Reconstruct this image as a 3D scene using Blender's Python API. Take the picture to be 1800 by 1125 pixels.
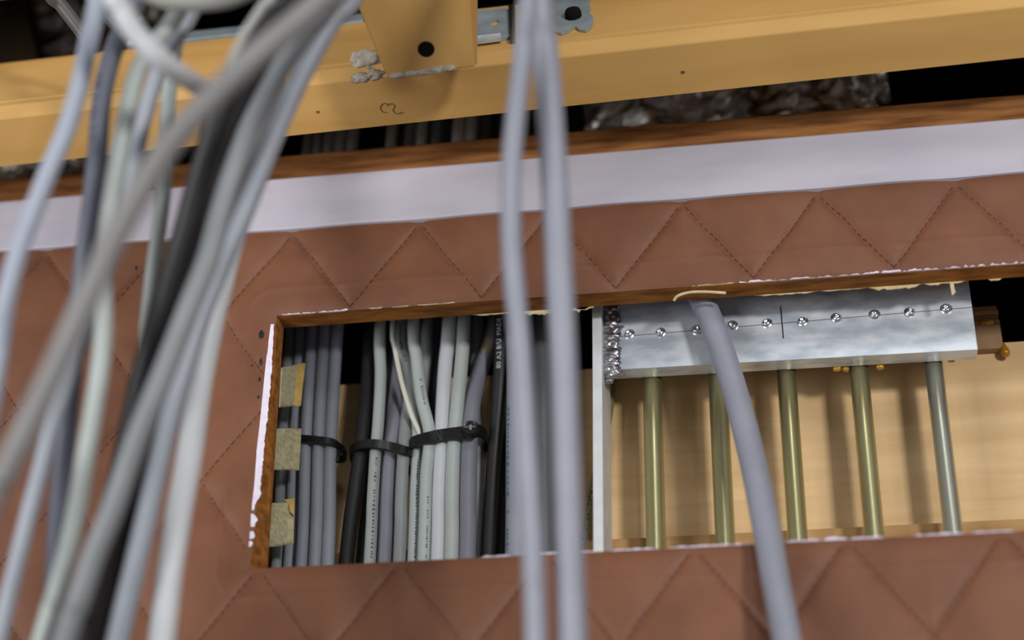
import bpy, bmesh, math, random
import numpy as np
from mathutils import Vector, Matrix, noise

for o in list(bpy.data.objects):
    bpy.data.objects.remove(o, do_unlink=True)
scene = bpy.context.scene
COL = scene.collection
random.seed(7)
H = 1.75                                   # height of the panel centre above the floor, metres

# ------------------------------------------------------------------ camera
FPX = 3190.0                               # focal length in pixels of an 1800 px wide frame
_X = np.array([21600, 1478, 3190.0]); _X /= np.linalg.norm(_X)
_Z = np.array([120, 5142, -3190.0]); _Z -= _X * (_X @ _Z); _Z /= np.linalg.norm(_Z)
_Y = np.cross(_Z, _X)
_M = np.array([_X, _Y, _Z])
CR, CU, CF = _M[:, 0], _M[:, 1], -_M[:, 2]
CAM = -0.8 * CF + np.array([0, 0, H])
cam_data = bpy.data.cameras.new('camera')
cam = bpy.data.objects.new('camera', cam_data)
COL.objects.link(cam)
mw = Matrix.Identity(4)
for i in range(3):
    mw[i][0], mw[i][1], mw[i][2], mw[i][3] = CR[i], CU[i], -CF[i], CAM[i]
cam.matrix_world = mw
cam_data.sensor_width = 36.0
cam_data.lens = FPX / 1800 * 36
cam_data.clip_start = 0.02
cam_data.dof.use_dof = True
cam_data.dof.focus_distance = 0.805
cam_data.dof.aperture_fstop = 3.3
scene.camera = cam

# ------------------------------------------------------------------ world, lights, exposure
world = bpy.data.worlds.new('room_light')
scene.world = world
world.use_nodes = True
world.node_tree.nodes['Background'].inputs[0].default_value = (0.86, 0.92, 1.0, 1)
world.node_tree.nodes['Background'].inputs[1].default_value = 0.22

def area(name, loc, target, size, energy, color, size_y=None):
    d = bpy.data.lights.new(name, 'AREA')
    d.energy = energy; d.size = size; d.color = color
    if size_y:
        d.shape = 'RECTANGLE'; d.size_y = size_y
    o = bpy.data.objects.new(name, d)
    COL.objects.link(o)
    o.location = loc
    o.rotation_euler = (Vector(target) - Vector(loc)).to_track_quat('-Z', 'Y').to_euler()
    return o
area('key_lamp', (1.02, -1.70, H - 0.15), (0, 0, H), 0.22, 19, (1.0, 0.985, 0.97))
area('fill_lamp', (-0.75, -0.95, H - 0.30), (-0.2, 0, H), 0.5, 9.0, (0.98, 0.985, 1.0))
area('ceiling_lamp', (0.40, -1.60, H + 1.05), (0.1, 0, H - 0.05), 0.14, 5.0, (0.97, 0.985, 1.0), 0.7)

vs = scene.view_settings
vs.view_transform = 'Standard'
vs.look = 'None'
vs.gamma = 1.0
vs.use_curve_mapping = False
vs.exposure = -0.08

# ------------------------------------------------------------------ placing helpers
def ray(px, py):
    return CR * (px - 900) / FPX + CU * (562.5 - py) / FPX + CF
def PL(px, py, y):                          # point on the plane at depth y behind the panel face
    d = ray(px, py)
    return CAM + d * ((y - CAM[1]) / d[1])
def PD(px, py, dist):                       # point at a distance from the camera
    return CAM + ray(px, py) * dist
def PZ(px, py, z):
    d = ray(px, py)
    return CAM + d * ((z - CAM[2]) / d[2])
def dist_of(p):
    return float((np.asarray(p) - CAM) @ CF)

# ------------------------------------------------------------------ materials
def lin(c):
    return tuple(((v / 255) / 12.92 if v / 255 <= 0.04045 else ((v / 255 + 0.055) / 1.055) ** 2.4) for v in c) + (1.0,)
MATS = {}
def mat(name, col, rough=0.6, metal=0.0, col2=None, nscale=60.0, stretch=(1, 1, 1), mix=(0.35, 0.65),
        bump=0.0, bscale=None, bstretch=None, bdist=0.0006, detail=4, spec=0.5, distortion=0.0, ior=None, trans=0.0,
        rough_var=0.0, coat=0.0, rot=(0, 0, 0)):
    m = bpy.data.materials.new(name)
    m.use_nodes = True
    nt = m.node_tree
    b = nt.nodes['Principled BSDF']
    b.inputs['Base Color'].default_value = lin(col)
    b.inputs['Roughness'].default_value = rough
    b.inputs['Metallic'].default_value = metal
    b.inputs['Specular IOR Level'].default_value = spec
    b.inputs['Coat Weight'].default_value = coat
    if trans:
        b.inputs['Transmission Weight'].default_value = trans
    tc = nt.nodes.new('ShaderNodeTexCoord')
    def noise_node(scale, st, det):
        mp = nt.nodes.new('ShaderNodeMapping')
        mp.inputs['Scale'].default_value = st
        mp.inputs['Rotation'].default_value = rot
        nt.links.new(tc.outputs['Object'], mp.inputs['Vector'])
        n = nt.nodes.new('ShaderNodeTexNoise')
        n.inputs['Scale'].default_value = scale
        n.inputs['Detail'].default_value = det
        n.inputs['Distortion'].default_value = distortion
        nt.links.new(mp.outputs['Vector'], n.inputs['Vector'])
        return n
    if col2:
        n = noise_node(nscale, stretch, detail)
        r = nt.nodes.new('ShaderNodeValToRGB')
        r.color_ramp.elements[0].position, r.color_ramp.elements[1].position = mix
        r.color_ramp.elements[0].color, r.color_ramp.elements[1].color = lin(col), lin(col2)
        nt.links.new(n.outputs['Fac'], r.inputs['Fac'])
        nt.links.new(r.outputs['Color'], b.inputs['Base Color'])
        if rough_var:
            mr = nt.nodes.new('ShaderNodeMapRange')
            mr.inputs['To Min'].default_value = rough - rough_var
            mr.inputs['To Max'].default_value = rough + rough_var
            nt.links.new(n.outputs['Fac'], mr.inputs['Value'])
            nt.links.new(mr.outputs['Result'], b.inputs['Roughness'])
    if bump:
        n2 = noise_node(bscale or nscale, bstretch or stretch, 5)
        bp = nt.nodes.new('ShaderNodeBump')
        bp.inputs['Strength'].default_value = bump
        bp.inputs['Distance'].default_value = bdist
        nt.links.new(n2.outputs['Fac'], bp.inputs['Height'])
        nt.links.new(bp.outputs['Normal'], b.inputs['Normal'])
    MATS[name] = m
    return m

mat('leatherette', (114, 72, 50), 0.55, col2=(132, 86, 61), nscale=38, mix=(0.3, 0.75), bump=0.35, bscale=900, bdist=0.0002, spec=0.35)
mat('thread', (92, 50, 38), 0.85)
mat('hardboard', (120, 72, 30), 0.85, col2=(168, 108, 48), nscale=260, stretch=(0.25, 1, 1), bump=0.6, bdist=0.0004, spec=0.2)
mat('rail_wood', (104, 64, 32), 0.75, col2=(178, 122, 70), nscale=190, stretch=(0.16, 1, 1.3), mix=(0.3, 0.72), bump=0.7, bdist=0.0005, spec=0.2)
mat('trim_plastic', (186, 181, 192), 0.55, col2=(198, 193, 203), nscale=30, stretch=(0.5, 1, 2), bump=0.08, bscale=300, bdist=0.0002, spec=0.3)
mat('pine', (196, 150, 84), 0.6, col2=(216, 172, 104), nscale=55, stretch=(0.12, 1, 1), mix=(0.25, 0.8), bump=0.15, bscale=160, bdist=0.0003, spec=0.25, distortion=0.4)
mat('pine_joist', (190, 146, 82), 0.6, col2=(208, 164, 98), nscale=45, stretch=(1, 0.3, 0.12), mix=(0.25, 0.8), spec=0.25)
mat('birch_ply', (210, 174, 124), 0.6, col2=(232, 198, 150), nscale=120, stretch=(0.09, 1, 1), mix=(0.25, 0.8), bump=0.12, bscale=300, bdist=0.0003, spec=0.2, distortion=0.6)
mat('ply_dark', (176, 136, 88), 0.65, col2=(196, 154, 104), nscale=120, stretch=(0.09, 1, 1), spec=0.2)
mat('brown_block', (150, 118, 88), 0.7, col2=(168, 134, 102), nscale=90, spec=0.2)
mat('aluminium', (186, 197, 208), 0.38, 0.35, col2=(230, 237, 244), nscale=170, stretch=(0.35, 1, 0.8), mix=(0.36, 0.6), bump=0.25, bscale=420, bstretch=(0.12, 1, 1), bdist=0.0002, rough_var=0.09, detail=8)
mat('aluminium_edge', (232, 233, 232), 0.45, 0.2, col2=(220, 222, 224), nscale=120)
mat('weld', (206, 204, 208), 0.32, 0.85, col2=(150, 146, 152), nscale=180, bump=0.35, bscale=300, bdist=0.0006)
mat('rivet_metal', (225, 228, 232), 0.3, 1.0)
mat('yellow_zinc', (178, 170, 122), 0.33, 0.8, col2=(192, 184, 140), nscale=70, stretch=(1, 1, 0.15), bump=0.1, bscale=500, bdist=0.0001, rough_var=0.06)
mat('grey_zinc', (170, 170, 154), 0.33, 0.8, col2=(186, 186, 170), nscale=70, stretch=(1, 1, 0.15), bump=0.1, bscale=500, bdist=0.0001, rough_var=0.06)
mat('scribe', (52, 56, 62), 0.6, 0.3)
mat('galvanised', (146, 160, 166), 0.42, 0.3, col2=(168, 180, 185), nscale=90)
mat('dark_steel', (34, 35, 38), 0.5, 0.4)
mat('black_nylon', (22, 22, 24), 0.38, spec=0.5)
mat('masking_tape', (166, 156, 120), 0.75, col2=(196, 187, 152), nscale=330, stretch=(0.35, 1, 1.4), bump=0.6, bscale=420, bdist=0.0004, spec=0.25)
mat('masking_tape_gold', (196, 160, 84), 0.6, col2=(214, 182, 110), nscale=300, bump=0.3, bdist=0.0003, spec=0.3)
mat('white_foam', (226, 214, 232), 0.85, col2=(236, 228, 240), nscale=300, spec=0.2)
mat('cream_fibre', (226, 212, 176), 0.8, col2=(204, 180, 128), nscale=250, spec=0.2)
mat('foam_residue', (196, 188, 172), 0.85, col2=(150, 142, 128), nscale=200, bump=0.8, bscale=260, bdist=0.001, spec=0.2)
mat('amber_glue', (186, 132, 28), 0.08, col2=(170, 116, 18), nscale=120, spec=0.7, coat=0.5)
mat('foil', (232, 232, 230), 0.33, 1.0, col2=(170, 160, 146), nscale=40, bump=0.3, bscale=300, bdist=0.0006)
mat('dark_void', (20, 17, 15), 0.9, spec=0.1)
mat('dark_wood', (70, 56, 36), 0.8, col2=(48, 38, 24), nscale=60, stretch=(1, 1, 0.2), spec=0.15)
mat('pencil', (112, 80, 50), 0.8)
mat('olive_wire', (112, 112, 62), 0.55, col2=(128, 126, 74), nscale=80)
mat('print_black', (84, 86, 88), 0.6)
mat('print_white', (196, 200, 206), 0.6)
mat('print_blue', (96, 116, 152), 0.6)
mat('print_navy', (58, 60, 88), 0.6)
mat('print_olive', (44, 46, 34), 0.6)
def jacket(name, c, rough=0.42, v=8):
    g = sum(c) / 3
    c = tuple(g + (x - g) * 0.62 for x in c)
    c2 = tuple(min(255, x + v) for x in c)
    return mat(name, c, rough, col2=c2, nscale=45, bump=0.06, bscale=400, bdist=0.0002, spec=0.4)
jacket('jk_blue', (152, 162, 184)); jacket('jk_bluegrey', (140, 146, 166)); jacket('jk_darkblue', (88, 92, 112))
jacket('jk_green', (158, 170, 164)); jacket('jk_palegreen', (166, 178, 171)); jacket('jk_grey', (130, 135, 137))
jacket('jk_taupe', (130, 126, 123)); jacket('jk_light', (186, 192, 196)); jacket('jk_white', (206, 210, 214))
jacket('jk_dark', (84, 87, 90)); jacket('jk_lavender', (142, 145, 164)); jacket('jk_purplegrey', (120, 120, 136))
jacket('jk_steel', (146, 154, 168)); jacket('jk_black', (36, 35, 36), 0.5, 5); jacket('jk_cream', (206, 204, 180)); jacket('jk_beige', (172, 170, 158))
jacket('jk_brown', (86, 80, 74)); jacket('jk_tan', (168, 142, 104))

# ------------------------------------------------------------------ object helpers
def mesh_obj(name, verts, faces, material, parent=None, smooth=False, bevel=0.0, world=True, seg=2):
    verts = [Vector(v) for v in verts]
    me = bpy.data.meshes.new(name)
    if parent is not None and world:
        inv = parent_origin(parent)
        verts = [v - inv for v in verts]
        me.from_pydata(verts, [], faces)
        o = bpy.data.objects.new(name, me)
        o.parent = parent
    else:
        org = Vector((0, 0, 0))
        if parent is None:
            n = len(verts)
            org = Vector((sum(v.x for v in verts) / n, sum(v.y for v in verts) / n, min(v.z for v in verts)))
        me.from_pydata([v - org for v in verts], [], faces)
        o = bpy.data.objects.new(name, me)
        o.location = org
        o.parent = parent
    me.materials.append(MATS[material])
    bm = bmesh.new(); bm.from_mesh(me)
    bmesh.ops.recalc_face_normals(bm, faces=bm.faces)
    if bevel:
        bmesh.ops.bevel(bm, geom=[e for e in bm.edges], offset=bevel, segments=seg, affect='EDGES', profile=0.5)
    bm.to_mesh(me); bm.free()
    if smooth:
        for p in me.polygons:
            p.use_smooth = True
    COL.objects.link(o)
    return o
def parent_origin(p):
    v = Vector((0, 0, 0))
    while p is not None:
        v = v + p.location
        p = p.parent
    return v
def empty(name, loc):
    o = bpy.data.objects.new(name, None)
    o.location = Vector(loc)
    o.empty_display_size = 0.01
    COL.objects.link(o)
    return o
def tag(o, label, cat, group=None):
    o['label'] = label; o['category'] = cat
    if group:
        o['group'] = group
    return o
def struct(o, label=None, cat=None):
    o['kind'] = 'structure'
    if label:
        o['label'] = label
    if cat:
        o['category'] = cat
    return o

def box_vf(c0, c1):
    (x0, y0, z0), (x1, y1, z1) = c0, c1
    v = [(x0, y0, z0), (x1, y0, z0), (x1, y1, z0), (x0, y1, z0), (x0, y0, z1), (x1, y0, z1), (x1, y1, z1), (x0, y1, z1)]
    f = [(0, 3, 2, 1), (4, 5, 6, 7), (0, 1, 5, 4), (1, 2, 6, 5), (2, 3, 7, 6), (3, 0, 4, 7)]
    return v, f
def box(name, c0, c1, material, parent=None, bevel=0.0):
    v, f = box_vf(c0, c1)
    return mesh_obj(name, v, f, material, parent, bevel=bevel)
def hexa(a, b):                              # prism between two quads (lists of 4 points)
    v = list(a) + list(b)
    f = [(0, 1, 2, 3), (7, 6, 5, 4), (0, 4, 5, 1), (1, 5, 6, 2), (2, 6, 7, 3), (3, 7, 4, 0)]
    return v, f

def spline(pts, per=8):
    P = [np.array(p, float) for p in pts]
    P = [2 * P[0] - P[1]] + P + [2 * P[-1] - P[-2]]
    out = []
    for i in range(1, len(P) - 2):
        p0, p1, p2, p3 = P[i - 1:i + 3]
        for k in range(per):
            t = k / per
            out.append(0.5 * (2 * p1 + (p2 - p0) * t + (2 * p0 - 5 * p1 + 4 * p2 - p3) * t * t + (3 * p1 - p0 - 3 * p2 + p3) * t ** 3))
    out.append(P[-2])
    return out
def tube_vf(path, radius, n=14):
    path = [Vector(p) for p in path]
    m = len(path)
    rad = radius if hasattr(radius, '__len__') else [radius] * m
    verts, faces = [], []
    up = None
    for i in range(m):
        t = (path[min(i + 1, m - 1)] - path[max(i - 1, 0)]).normalized()
        if up is None:
            up = t.orthogonal().normalized()
        up = (up - t * up.dot(t)).normalized()
        s = t.cross(up)
        for k in range(n):
            a = 2 * math.pi * k / n
            verts.append(path[i] + (up * math.cos(a) + s * math.sin(a)) * rad[i])
    for i in range(m - 1):
        for k in range(n):
            k2 = (k + 1) % n
            faces.append((i * n + k, i * n + k2, (i + 1) * n + k2, (i + 1) * n + k))
    faces.append(tuple(range(n - 1, -1, -1)))
    faces.append(tuple((m - 1) * n + k for k in range(n)))
    return verts, faces

def wrap_on(path, radius, face_dir, polys, lift=0.00012):
    """polys: list of lists of (u,v) in metres, u along the path from its start, v round the tube; returns verts, faces on the tube"""
    path = [Vector(p) for p in path]
    L = [0.0]
    for a, b in zip(path, path[1:]):
        L.append(L[-1] + (b - a).length)
    def at(u, v):
        u = max(0, min(L[-1] - 1e-6, u))
        i = max(j for j in range(len(L) - 1) if L[j] <= u)
        w = (u - L[i]) / (L[i + 1] - L[i])
        c = path[i].lerp(path[i + 1], w)
        t = (path[i + 1] - path[i]).normalized()
        fd = Vector(face_dir); fd = (fd - t * fd.dot(t)).normalized()
        s = fd.cross(t)
        a = v / radius
        return c + (fd * math.cos(a) + s * math.sin(a)) * (radius + lift)
    V, F = [], []
    for pl in polys:
        b = len(V)
        V += [at(u, v) for u, v in pl]
        F.append(tuple(range(b, b + len(pl))))
    return V, F

def wobble(x, seed=0.0, s=1.0):
    return noise.noise(Vector((x * s, seed * 3.7, seed * 1.3)))

# ================================================================== THE SETTING
OX, OZ1, OZ0 = -0.108, H + 0.0105, H - 0.1137      # the cut-out: left edge, top edge, bottom edge
PT = 0.010                                          # thickness of the board
XL, XR, ZB, ZT = -0.95, 0.95, H - 0.60, H + 0.088
OX2 = 0.365                                         # right edge of the cut-out, outside the picture

# --- wall panel: fibre board core with the rectangular cut-out, open to the right
v = [(XL, 0, ZB), (XR, 0, ZB), (XR, 0, ZT), (XL, 0, ZT), (OX, 0, OZ0), (OX2, 0, OZ0), (OX2, 0, OZ1), (OX, 0, OZ1)]
v2 = [(x, PT, z) for x, y, z in v]
v2[4] = (OX + 0.0042, PT, OZ0); v2[7] = (OX + 0.0004, PT, OZ1)
faces = []
for i in range(4):
    j = (i + 1) % 4
    faces += [(i, j, 4 + j, 4 + i), (8 + j, 8 + i, 12 + i, 12 + j), (i, 8 + i, 8 + j, j), (4 + i, 4 + j, 12 + j, 12 + i)]
wall = mesh_obj('wall_front', v + v2, faces, 'hardboard')
struct(wall, 'brown quilted leatherette wall panel on fibreboard with a rectangular cut-out', 'wall')

# --- quilted leatherette: a pillowed sheet with stitched diamond seams
PX, PZd, QX, QZ = 0.0602, 0.084, -0.044, H + 0.0545
def seam_dist(x, z):
    a = (x - QX) / PX + (z - QZ) / PZd
    b = (x - QX) / PX - (z - QZ) / PZd
    g = math.sqrt(1 / PX ** 2 + 1 / PZd ** 2)
    return min(abs(a - round(a)), abs(b - round(b))) / g
def cover_y(x, z):
    d = seam_dist(x, z)
    h = 0.0008 + 0.0016 * (1 - math.exp(-d / 0.0055)) - 0.0010 * math.exp(-(d / 0.0011) ** 2)
    h += 0.0006 * noise.noise(Vector((x * 34, z * 34, 2.2))) + 0.0006 * noise.noise(Vector((x * 130, z * 80, 5.1))) * math.exp(-d / 0.010)
    # distance to the cut-out and to the trim above: the sheet is pulled down at both
    dx = max(OX - x, x - OX2, 0.0)
    dz = max(z - OZ1, OZ0 - z, 0.0)
    e = math.hypot(dx, dz)
    h += 0.0005 * math.exp(-((e - 0.0135) / 0.0007) ** 2)          # ridge of the batten behind the sheet
    h *= 1 - math.exp(-e / 0.0035)
    h *= 1 - 0.8 * math.exp(-max(0, H + 0.0575 - z) / 0.003)
    return -(0.0006 + max(h, 0))
def lins(a, b, step):
    k = max(1, int(round((b - a) / step)))
    return [a + (b - a) * i / k for i in range(k)]
xs = lins(-0.9, -0.34, 0.004) + lins(-0.34, OX, 0.0011) + lins(OX, 0.32, 0.0011) + lins(0.32, OX2, 0.004) + lins(OX2, 0.9, 0.004) + [0.9]
zs = lins(H - 0.58, H - 0.215, 0.004) + lins(H - 0.215, OZ0, 0.0011) + lins(OZ0, OZ1, 0.0022) + lins(OZ1, H + 0.0575, 0.0011) + [H + 0.0575]
idx, V, F = {}, [], []
def vid(i, j):
    if (i, j) not in idx:
        idx[(i, j)] = len(V)
        V.append((xs[i], cover_y(xs[i], zs[j]), zs[j]))
    return idx[(i, j)]
for i in range(len(xs) - 1):
    for j in range(len(zs) - 1):
        xm, zm = (xs[i] + xs[i + 1]) / 2, (zs[j] + zs[j + 1]) / 2
        if OX < xm < OX2 and OZ0 < zm < OZ1:
            continue
        F.append((vid(i, j), vid(i + 1, j), vid(i + 1, j + 1), vid(i, j + 1)))
mesh_obj('leatherette_cover', V, F, 'leatherette', wall, smooth=True)

# --- stitches sunk in the seams
V, F = [], []
tdir = {1: Vector((PX, 0, -PZd)).normalized(), -1: Vector((PX, 0, PZd)).normalized()}
for sgn in (1, -1):
    for k in range(-24, 26):
        # line  (x-QX)/PX + sgn*(z-QZ)/PZd = k
        t = tdir[sgn]
        p0 = Vector((QX + k * PX, 0, QZ))
        for s in range(-190, 190):
            c = p0 + t * (s * 0.0036)
            c = c + Vector((t.z, 0, -t.x)) * (0.0009 * noise.noise(c * 60))
            if not (-0.6 < c.x < 0.6 and H - 0.4 < c.z < H + 0.054):
                continue
            if OX - 0.002 < c.x < OX2 + 0.002 and OZ0 - 0.002 < c.z < OZ1 + 0.002:
                continue
            y = cover_y(c.x, c.z) - 0.00035
            sd = Vector((t.z, 0, -t.x)) * 0.00022
            a, b_ = c - t * 0.0013, c + t * 0.0013
            b0 = len(V)
            V += [(a.x - sd.x, y, a.z - sd.z), (a.x + sd.x, y, a.z + sd.z), (b_.x + sd.x, y, b_.z + sd.z), (b_.x - sd.x, y, b_.z - sd.z),
                  (c.x, y - 0.00018, c.z)]
            F += [(b0, b0 + 1, b0 + 4), (b0 + 1, b0 + 2, b0 + 4), (b0 + 2, b0 + 3, b0 + 4), (b0 + 3, b0, b0 + 4)]
st = mesh_obj('seam_stitching', V, F, 'thread', wall)
st['kind'] = 'stuff'

# --- torn lining and fibres along the cut edges (thin ragged slabs)
def ragged(name, start, along, across, length, w0, w1, thick, material, seed, step=0.0011, amp=0.5, taper=True, parent=wall, smoothside=False):
    start, along, across = Vector(start), Vector(along).normalized(), Vector(across).normalized()
    nrm = along.cross(across).normalized() * thick
    k = max(4, int(length / step))
    V, F = [], []
    for i in range(k + 1):
        t = i / k
        e = min(1, 6 * t, 6 * (1 - t)) if taper else 1
        w = (w0 + (w1 - w0) * (0.5 + 0.5 * wobble(i * 0.37, seed))) * (1 + amp * wobble(i * 1.9, seed + 5)) * max(e, 0.08)
        o0 = 0 if smoothside else w1 * 0.15 * wobble(i * 0.8, seed + 9)
        p = start + along * (length * t)
        a, b = p + across * o0, p + across * max(w, 0.0001)
        V += [a, b, b + nrm * (0.7 + 0.3 * wobble(i, seed + 2)), a + nrm]
    for i in range(k):
        for q in range(4):
            q2 = (q + 1) % 4
            F.append((i * 4 + q, i * 4 + q2, i * 4 + 4 + q2, i * 4 + 4 + q))
    F += [(3, 2, 1, 0), (k * 4, k * 4 + 1, k * 4 + 2, k * 4 + 3)]
    return mesh_obj(name, V, F, material, parent)
# left edge: white lining, long piece and three crumbs
def lining(rows, seed):
    V, F = [], []
    n = 0
    for (y0, l0, r0), (y1, l1, r1) in zip(rows, rows[1:]):
        k = max(2, int((y1 - y0) / 4))
        for q in range(k + (1 if (y1, l1, r1) == rows[-1] else 0)):
            t = q / k
            py = y0 + (y1 - y0) * t
            l, r_ = l0 + (l1 - l0) * t, r0 + (r1 - r0) * t
            r_ += 2.2 * wobble(n * 1.15, seed) + 1.2 * wobble(n * 0.31, seed + 3)
            r_ = max(r_, l + 0.8)
            for px, y in ((l, -0.0016), (r_, -0.0014), (r_, -0.0002), (l, -0.0002)):
                V.append(PL(px, py, y))
            n += 1
    for i in range(n - 1):
        for q in range(4):
            q2 = (q + 1) % 4
            F.append((i * 4 + q, i * 4 + q2, i * 4 + 4 + q2, i * 4 + 4 + q))
    F += [(3, 2, 1, 0), (n * 4 - 4, n * 4 - 3, n * 4 - 2, n * 4 - 1)]
    mesh_obj('torn_lining', V, F, 'white_foam', wall)
lining([(570, 476, 482), (600, 472, 479), (640, 467, 478), (680, 463, 475), (700, 461, 474), (750, 456, 468), (800, 450, 463), (850, 445.5, 458), (872, 444, 458), (880, 443.5, 451), (897, 442.5, 446)], 1.0)
lining([(903, 441, 446), (908, 441, 450), (914, 441, 454), (920, 440.5, 449), (926, 440.5, 446)], 2.0)
lining([(934, 439.5, 445), (940, 439, 447), (947, 438.5, 446)], 3.0)
lining([(951, 438, 443), (956, 437.5, 443), (961, 437.5, 441)], 4.0)
# top edge: slivers at the front of the cut and hanging from its back
for (p0, p1, wf, sd) in (((497, 551), (556, 546), 0.0022, 1), ((560, 546), (612, 543), 0.0016, 2), ((650, 541), (672, 540), 0.0012, 3), ((690, 537), (720, 535), 0.0014, 4),
                          ((735, 535), (800, 530), 0.0012, 12), ((1215, 508), (1290, 505), 0.0024, 5), ((1300, 498), (1545, 482), 0.0024, 6), ((1548, 482), (1660, 474), 0.0042, 7), ((1660, 474), (1815, 462), 0.0058, 8)):
    a, b = PL(*p0, 0), PL(*p1, 0)
    ragged('torn_edge', (a[0], -0.0008, OZ1 + 0.0001), (1, 0, 0), (0, 1, 0), b[0] - a[0], wf * 0.6, wf, 0.0009, 'cream_fibre' if sd in (3, 4, 5, 12) else 'white_foam', sd + 20, amp=0.5)
for (p0, p1, drop, sd) in (((830, 551), (905, 546), 0.0012, 1), ((905, 548), (1043, 541), 0.0030, 2), ((1010, 528), (1045, 525), 0.0022, 9), ((1325, 518), (1440, 511), 0.0011, 3), ((1440, 511), (1525, 506), 0.0009, 4), ((1526, 507), (1620, 500), 0.0028, 5),
                            ((1620, 500), (1700, 494), 0.0014, 6), ((1738, 494), (1762, 492), 0.0022, 8)):
    a, b = PL(*p0, PT), PL(*p1, PT)
    ragged('torn_fibre', (a[0], PT + 0.0001, OZ1 + 0.0004), (1, 0, 0), (0, 0, -1), b[0] - a[0], drop * 0.4, drop, 0.0008, 'cream_fibre', sd + 40, amp=0.6)
a = PL(1669, 498, PT)
ragged('torn_fibre', (a[0], PT + 0.0001, OZ1), (0.05, 0, -1), (1, 0, 0), 0.0072, 0.0014, 0.0019, 0.0008, 'cream_fibre', 77, amp=0.2, smoothside=True)
sv = [PL(1184, 527, 0.003), PL(1192, 518, 0.002), PL(1212, 512, 0.001), PL(1240, 511, 0.0015), PL(1276, 513, 0.002)]
vv, ff = tube_vf([p + np.array([0, 0, -0.0006]) for p in spline(sv, 6)], 0.0007, 6)
mesh_obj('torn_fibre', vv, ff, 'cream_fibre', wall, smooth=True)
# bottom edge: white crumbs standing on the cut
for (p0, p1, hgt, sd) in (((845, 980), (900, 977), 0.0010, 11), ((940, 974), (985, 971), 0.0013, 12), ((1020, 969), (1050, 967), 0.0010, 1), ((1068, 966), (1160, 961), 0.0009, 2), ((1165, 961), (1330, 953), 0.0009, 3),
                           ((1375, 951), (1445, 947), 0.0012, 4), ((1446, 947), (1490, 945), 0.0018, 5), ((1490, 946), (1555, 942), 0.0011, 6), ((1600, 940), (1700, 936), 0.0010, 7), ((1700, 936), (1790, 932), 0.0008, 8)):
    a, b = PL(*p0, 0), PL(*p1, 0)
    ragged('torn_edge', (a[0], -0.0004, OZ0 - 0.0003), (1, 0, 0), (0, 0, 1), b[0] - a[0], hgt * 0.5, hgt, 0.0009, 'white_foam', sd + 60, amp=0.7)
# dark smudges of old glue beside the torn lining
for (px, py, r, sd) in ((461, 590, 0.0022, 1), (459, 637, 0.0016, 2), (457, 668, 0.0012, 3), (455, 700, 0.001, 4), (241, 473, 0.0013, 5), (443, 643, 0.0006, 6)):
    c = PL(px, py, -0.0012)
    V = [(c[0], cover_y(c[0], c[2]) - 0.0004, c[2])]
    k = 12
    for i in range(k):
        a = 2 * math.pi * i / k
        rr = r * (0.7 + 0.5 * wobble(i * 1.3, sd))
        x, z = c[0] + rr * 0.7 * math.cos(a), c[2] + rr * 1.3 * math.sin(a)
        V.append((x, cover_y(x, z) - 0.00008, z))
    mesh_obj('glue_smudge', V, [(0, 1 + i, 1 + (i + 1) % k) for i in range(k)], 'dark_steel', wall, smooth=True)

# --- pale plastic trim strip along the top of the panel
prof = [(-0.0004, 0.0562), (-0.0028, 0.0566), (-0.0032, 0.0574), (-0.0032, 0.0850), (-0.0028, 0.0858), (-0.0004, 0.0862), (0.0, 0.0862), (0.0, 0.0562)]
def sweep_x(name, prof, x0, x1, material, parent=None, segs=60, wob=None, smooth=False):
    V, F = [], []
    n = len(prof)
    for i in range(segs + 1):
        x = x0 + (x1 - x0) * i / segs
        for k, (y, z) in enumerate(prof):
            dz = wob(x, k) if wob else 0
            V.append((x, y, H + z + dz))
    for i in range(segs):
        for k in range(n):
            k2 = (k + 1) % n
            F.append((i * n + k, i * n + k2, (i + 1) * n + k2, (i + 1) * n + k))
    F += [tuple(range(n)), tuple(segs * n + k for k in range(n - 1, -1, -1))]
    return mesh_obj(name, V, F, material, parent, smooth=smooth)
def trim_wob(x, k):
    # the lower lip is pushed up a little where the quilting is fullest
    return (0.0006 * (0.5 - 0.5 * math.cos(2 * math.pi * (x - QX) / PX)) - 0.0003) if k in (0, 1, 2, 7) else 0.0
t1 = sweep_x('trim_1', prof, XL, XR, 'trim_plastic', segs=180, wob=trim_wob)
struct(t1, 'pale lavender-grey plastic strip along the top of the quilted panel', 'trim')
# --- brown wooden rail standing behind and above the strip
t2 = sweep_x('trim_2', [(0.0005, 0.084), (0.0005, 0.1015), (0.0014, 0.1026), (0.016, 0.1026), (0.016, 0.084)], XL, XR, 'rail_wood', segs=90,
             wob=lambda x, k: 0.0006 * wobble(x * 55, 3) if k in (1, 2) else 0)
struct(t2, 'rough brown wooden rail above the pale plastic strip', 'trim')

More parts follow.
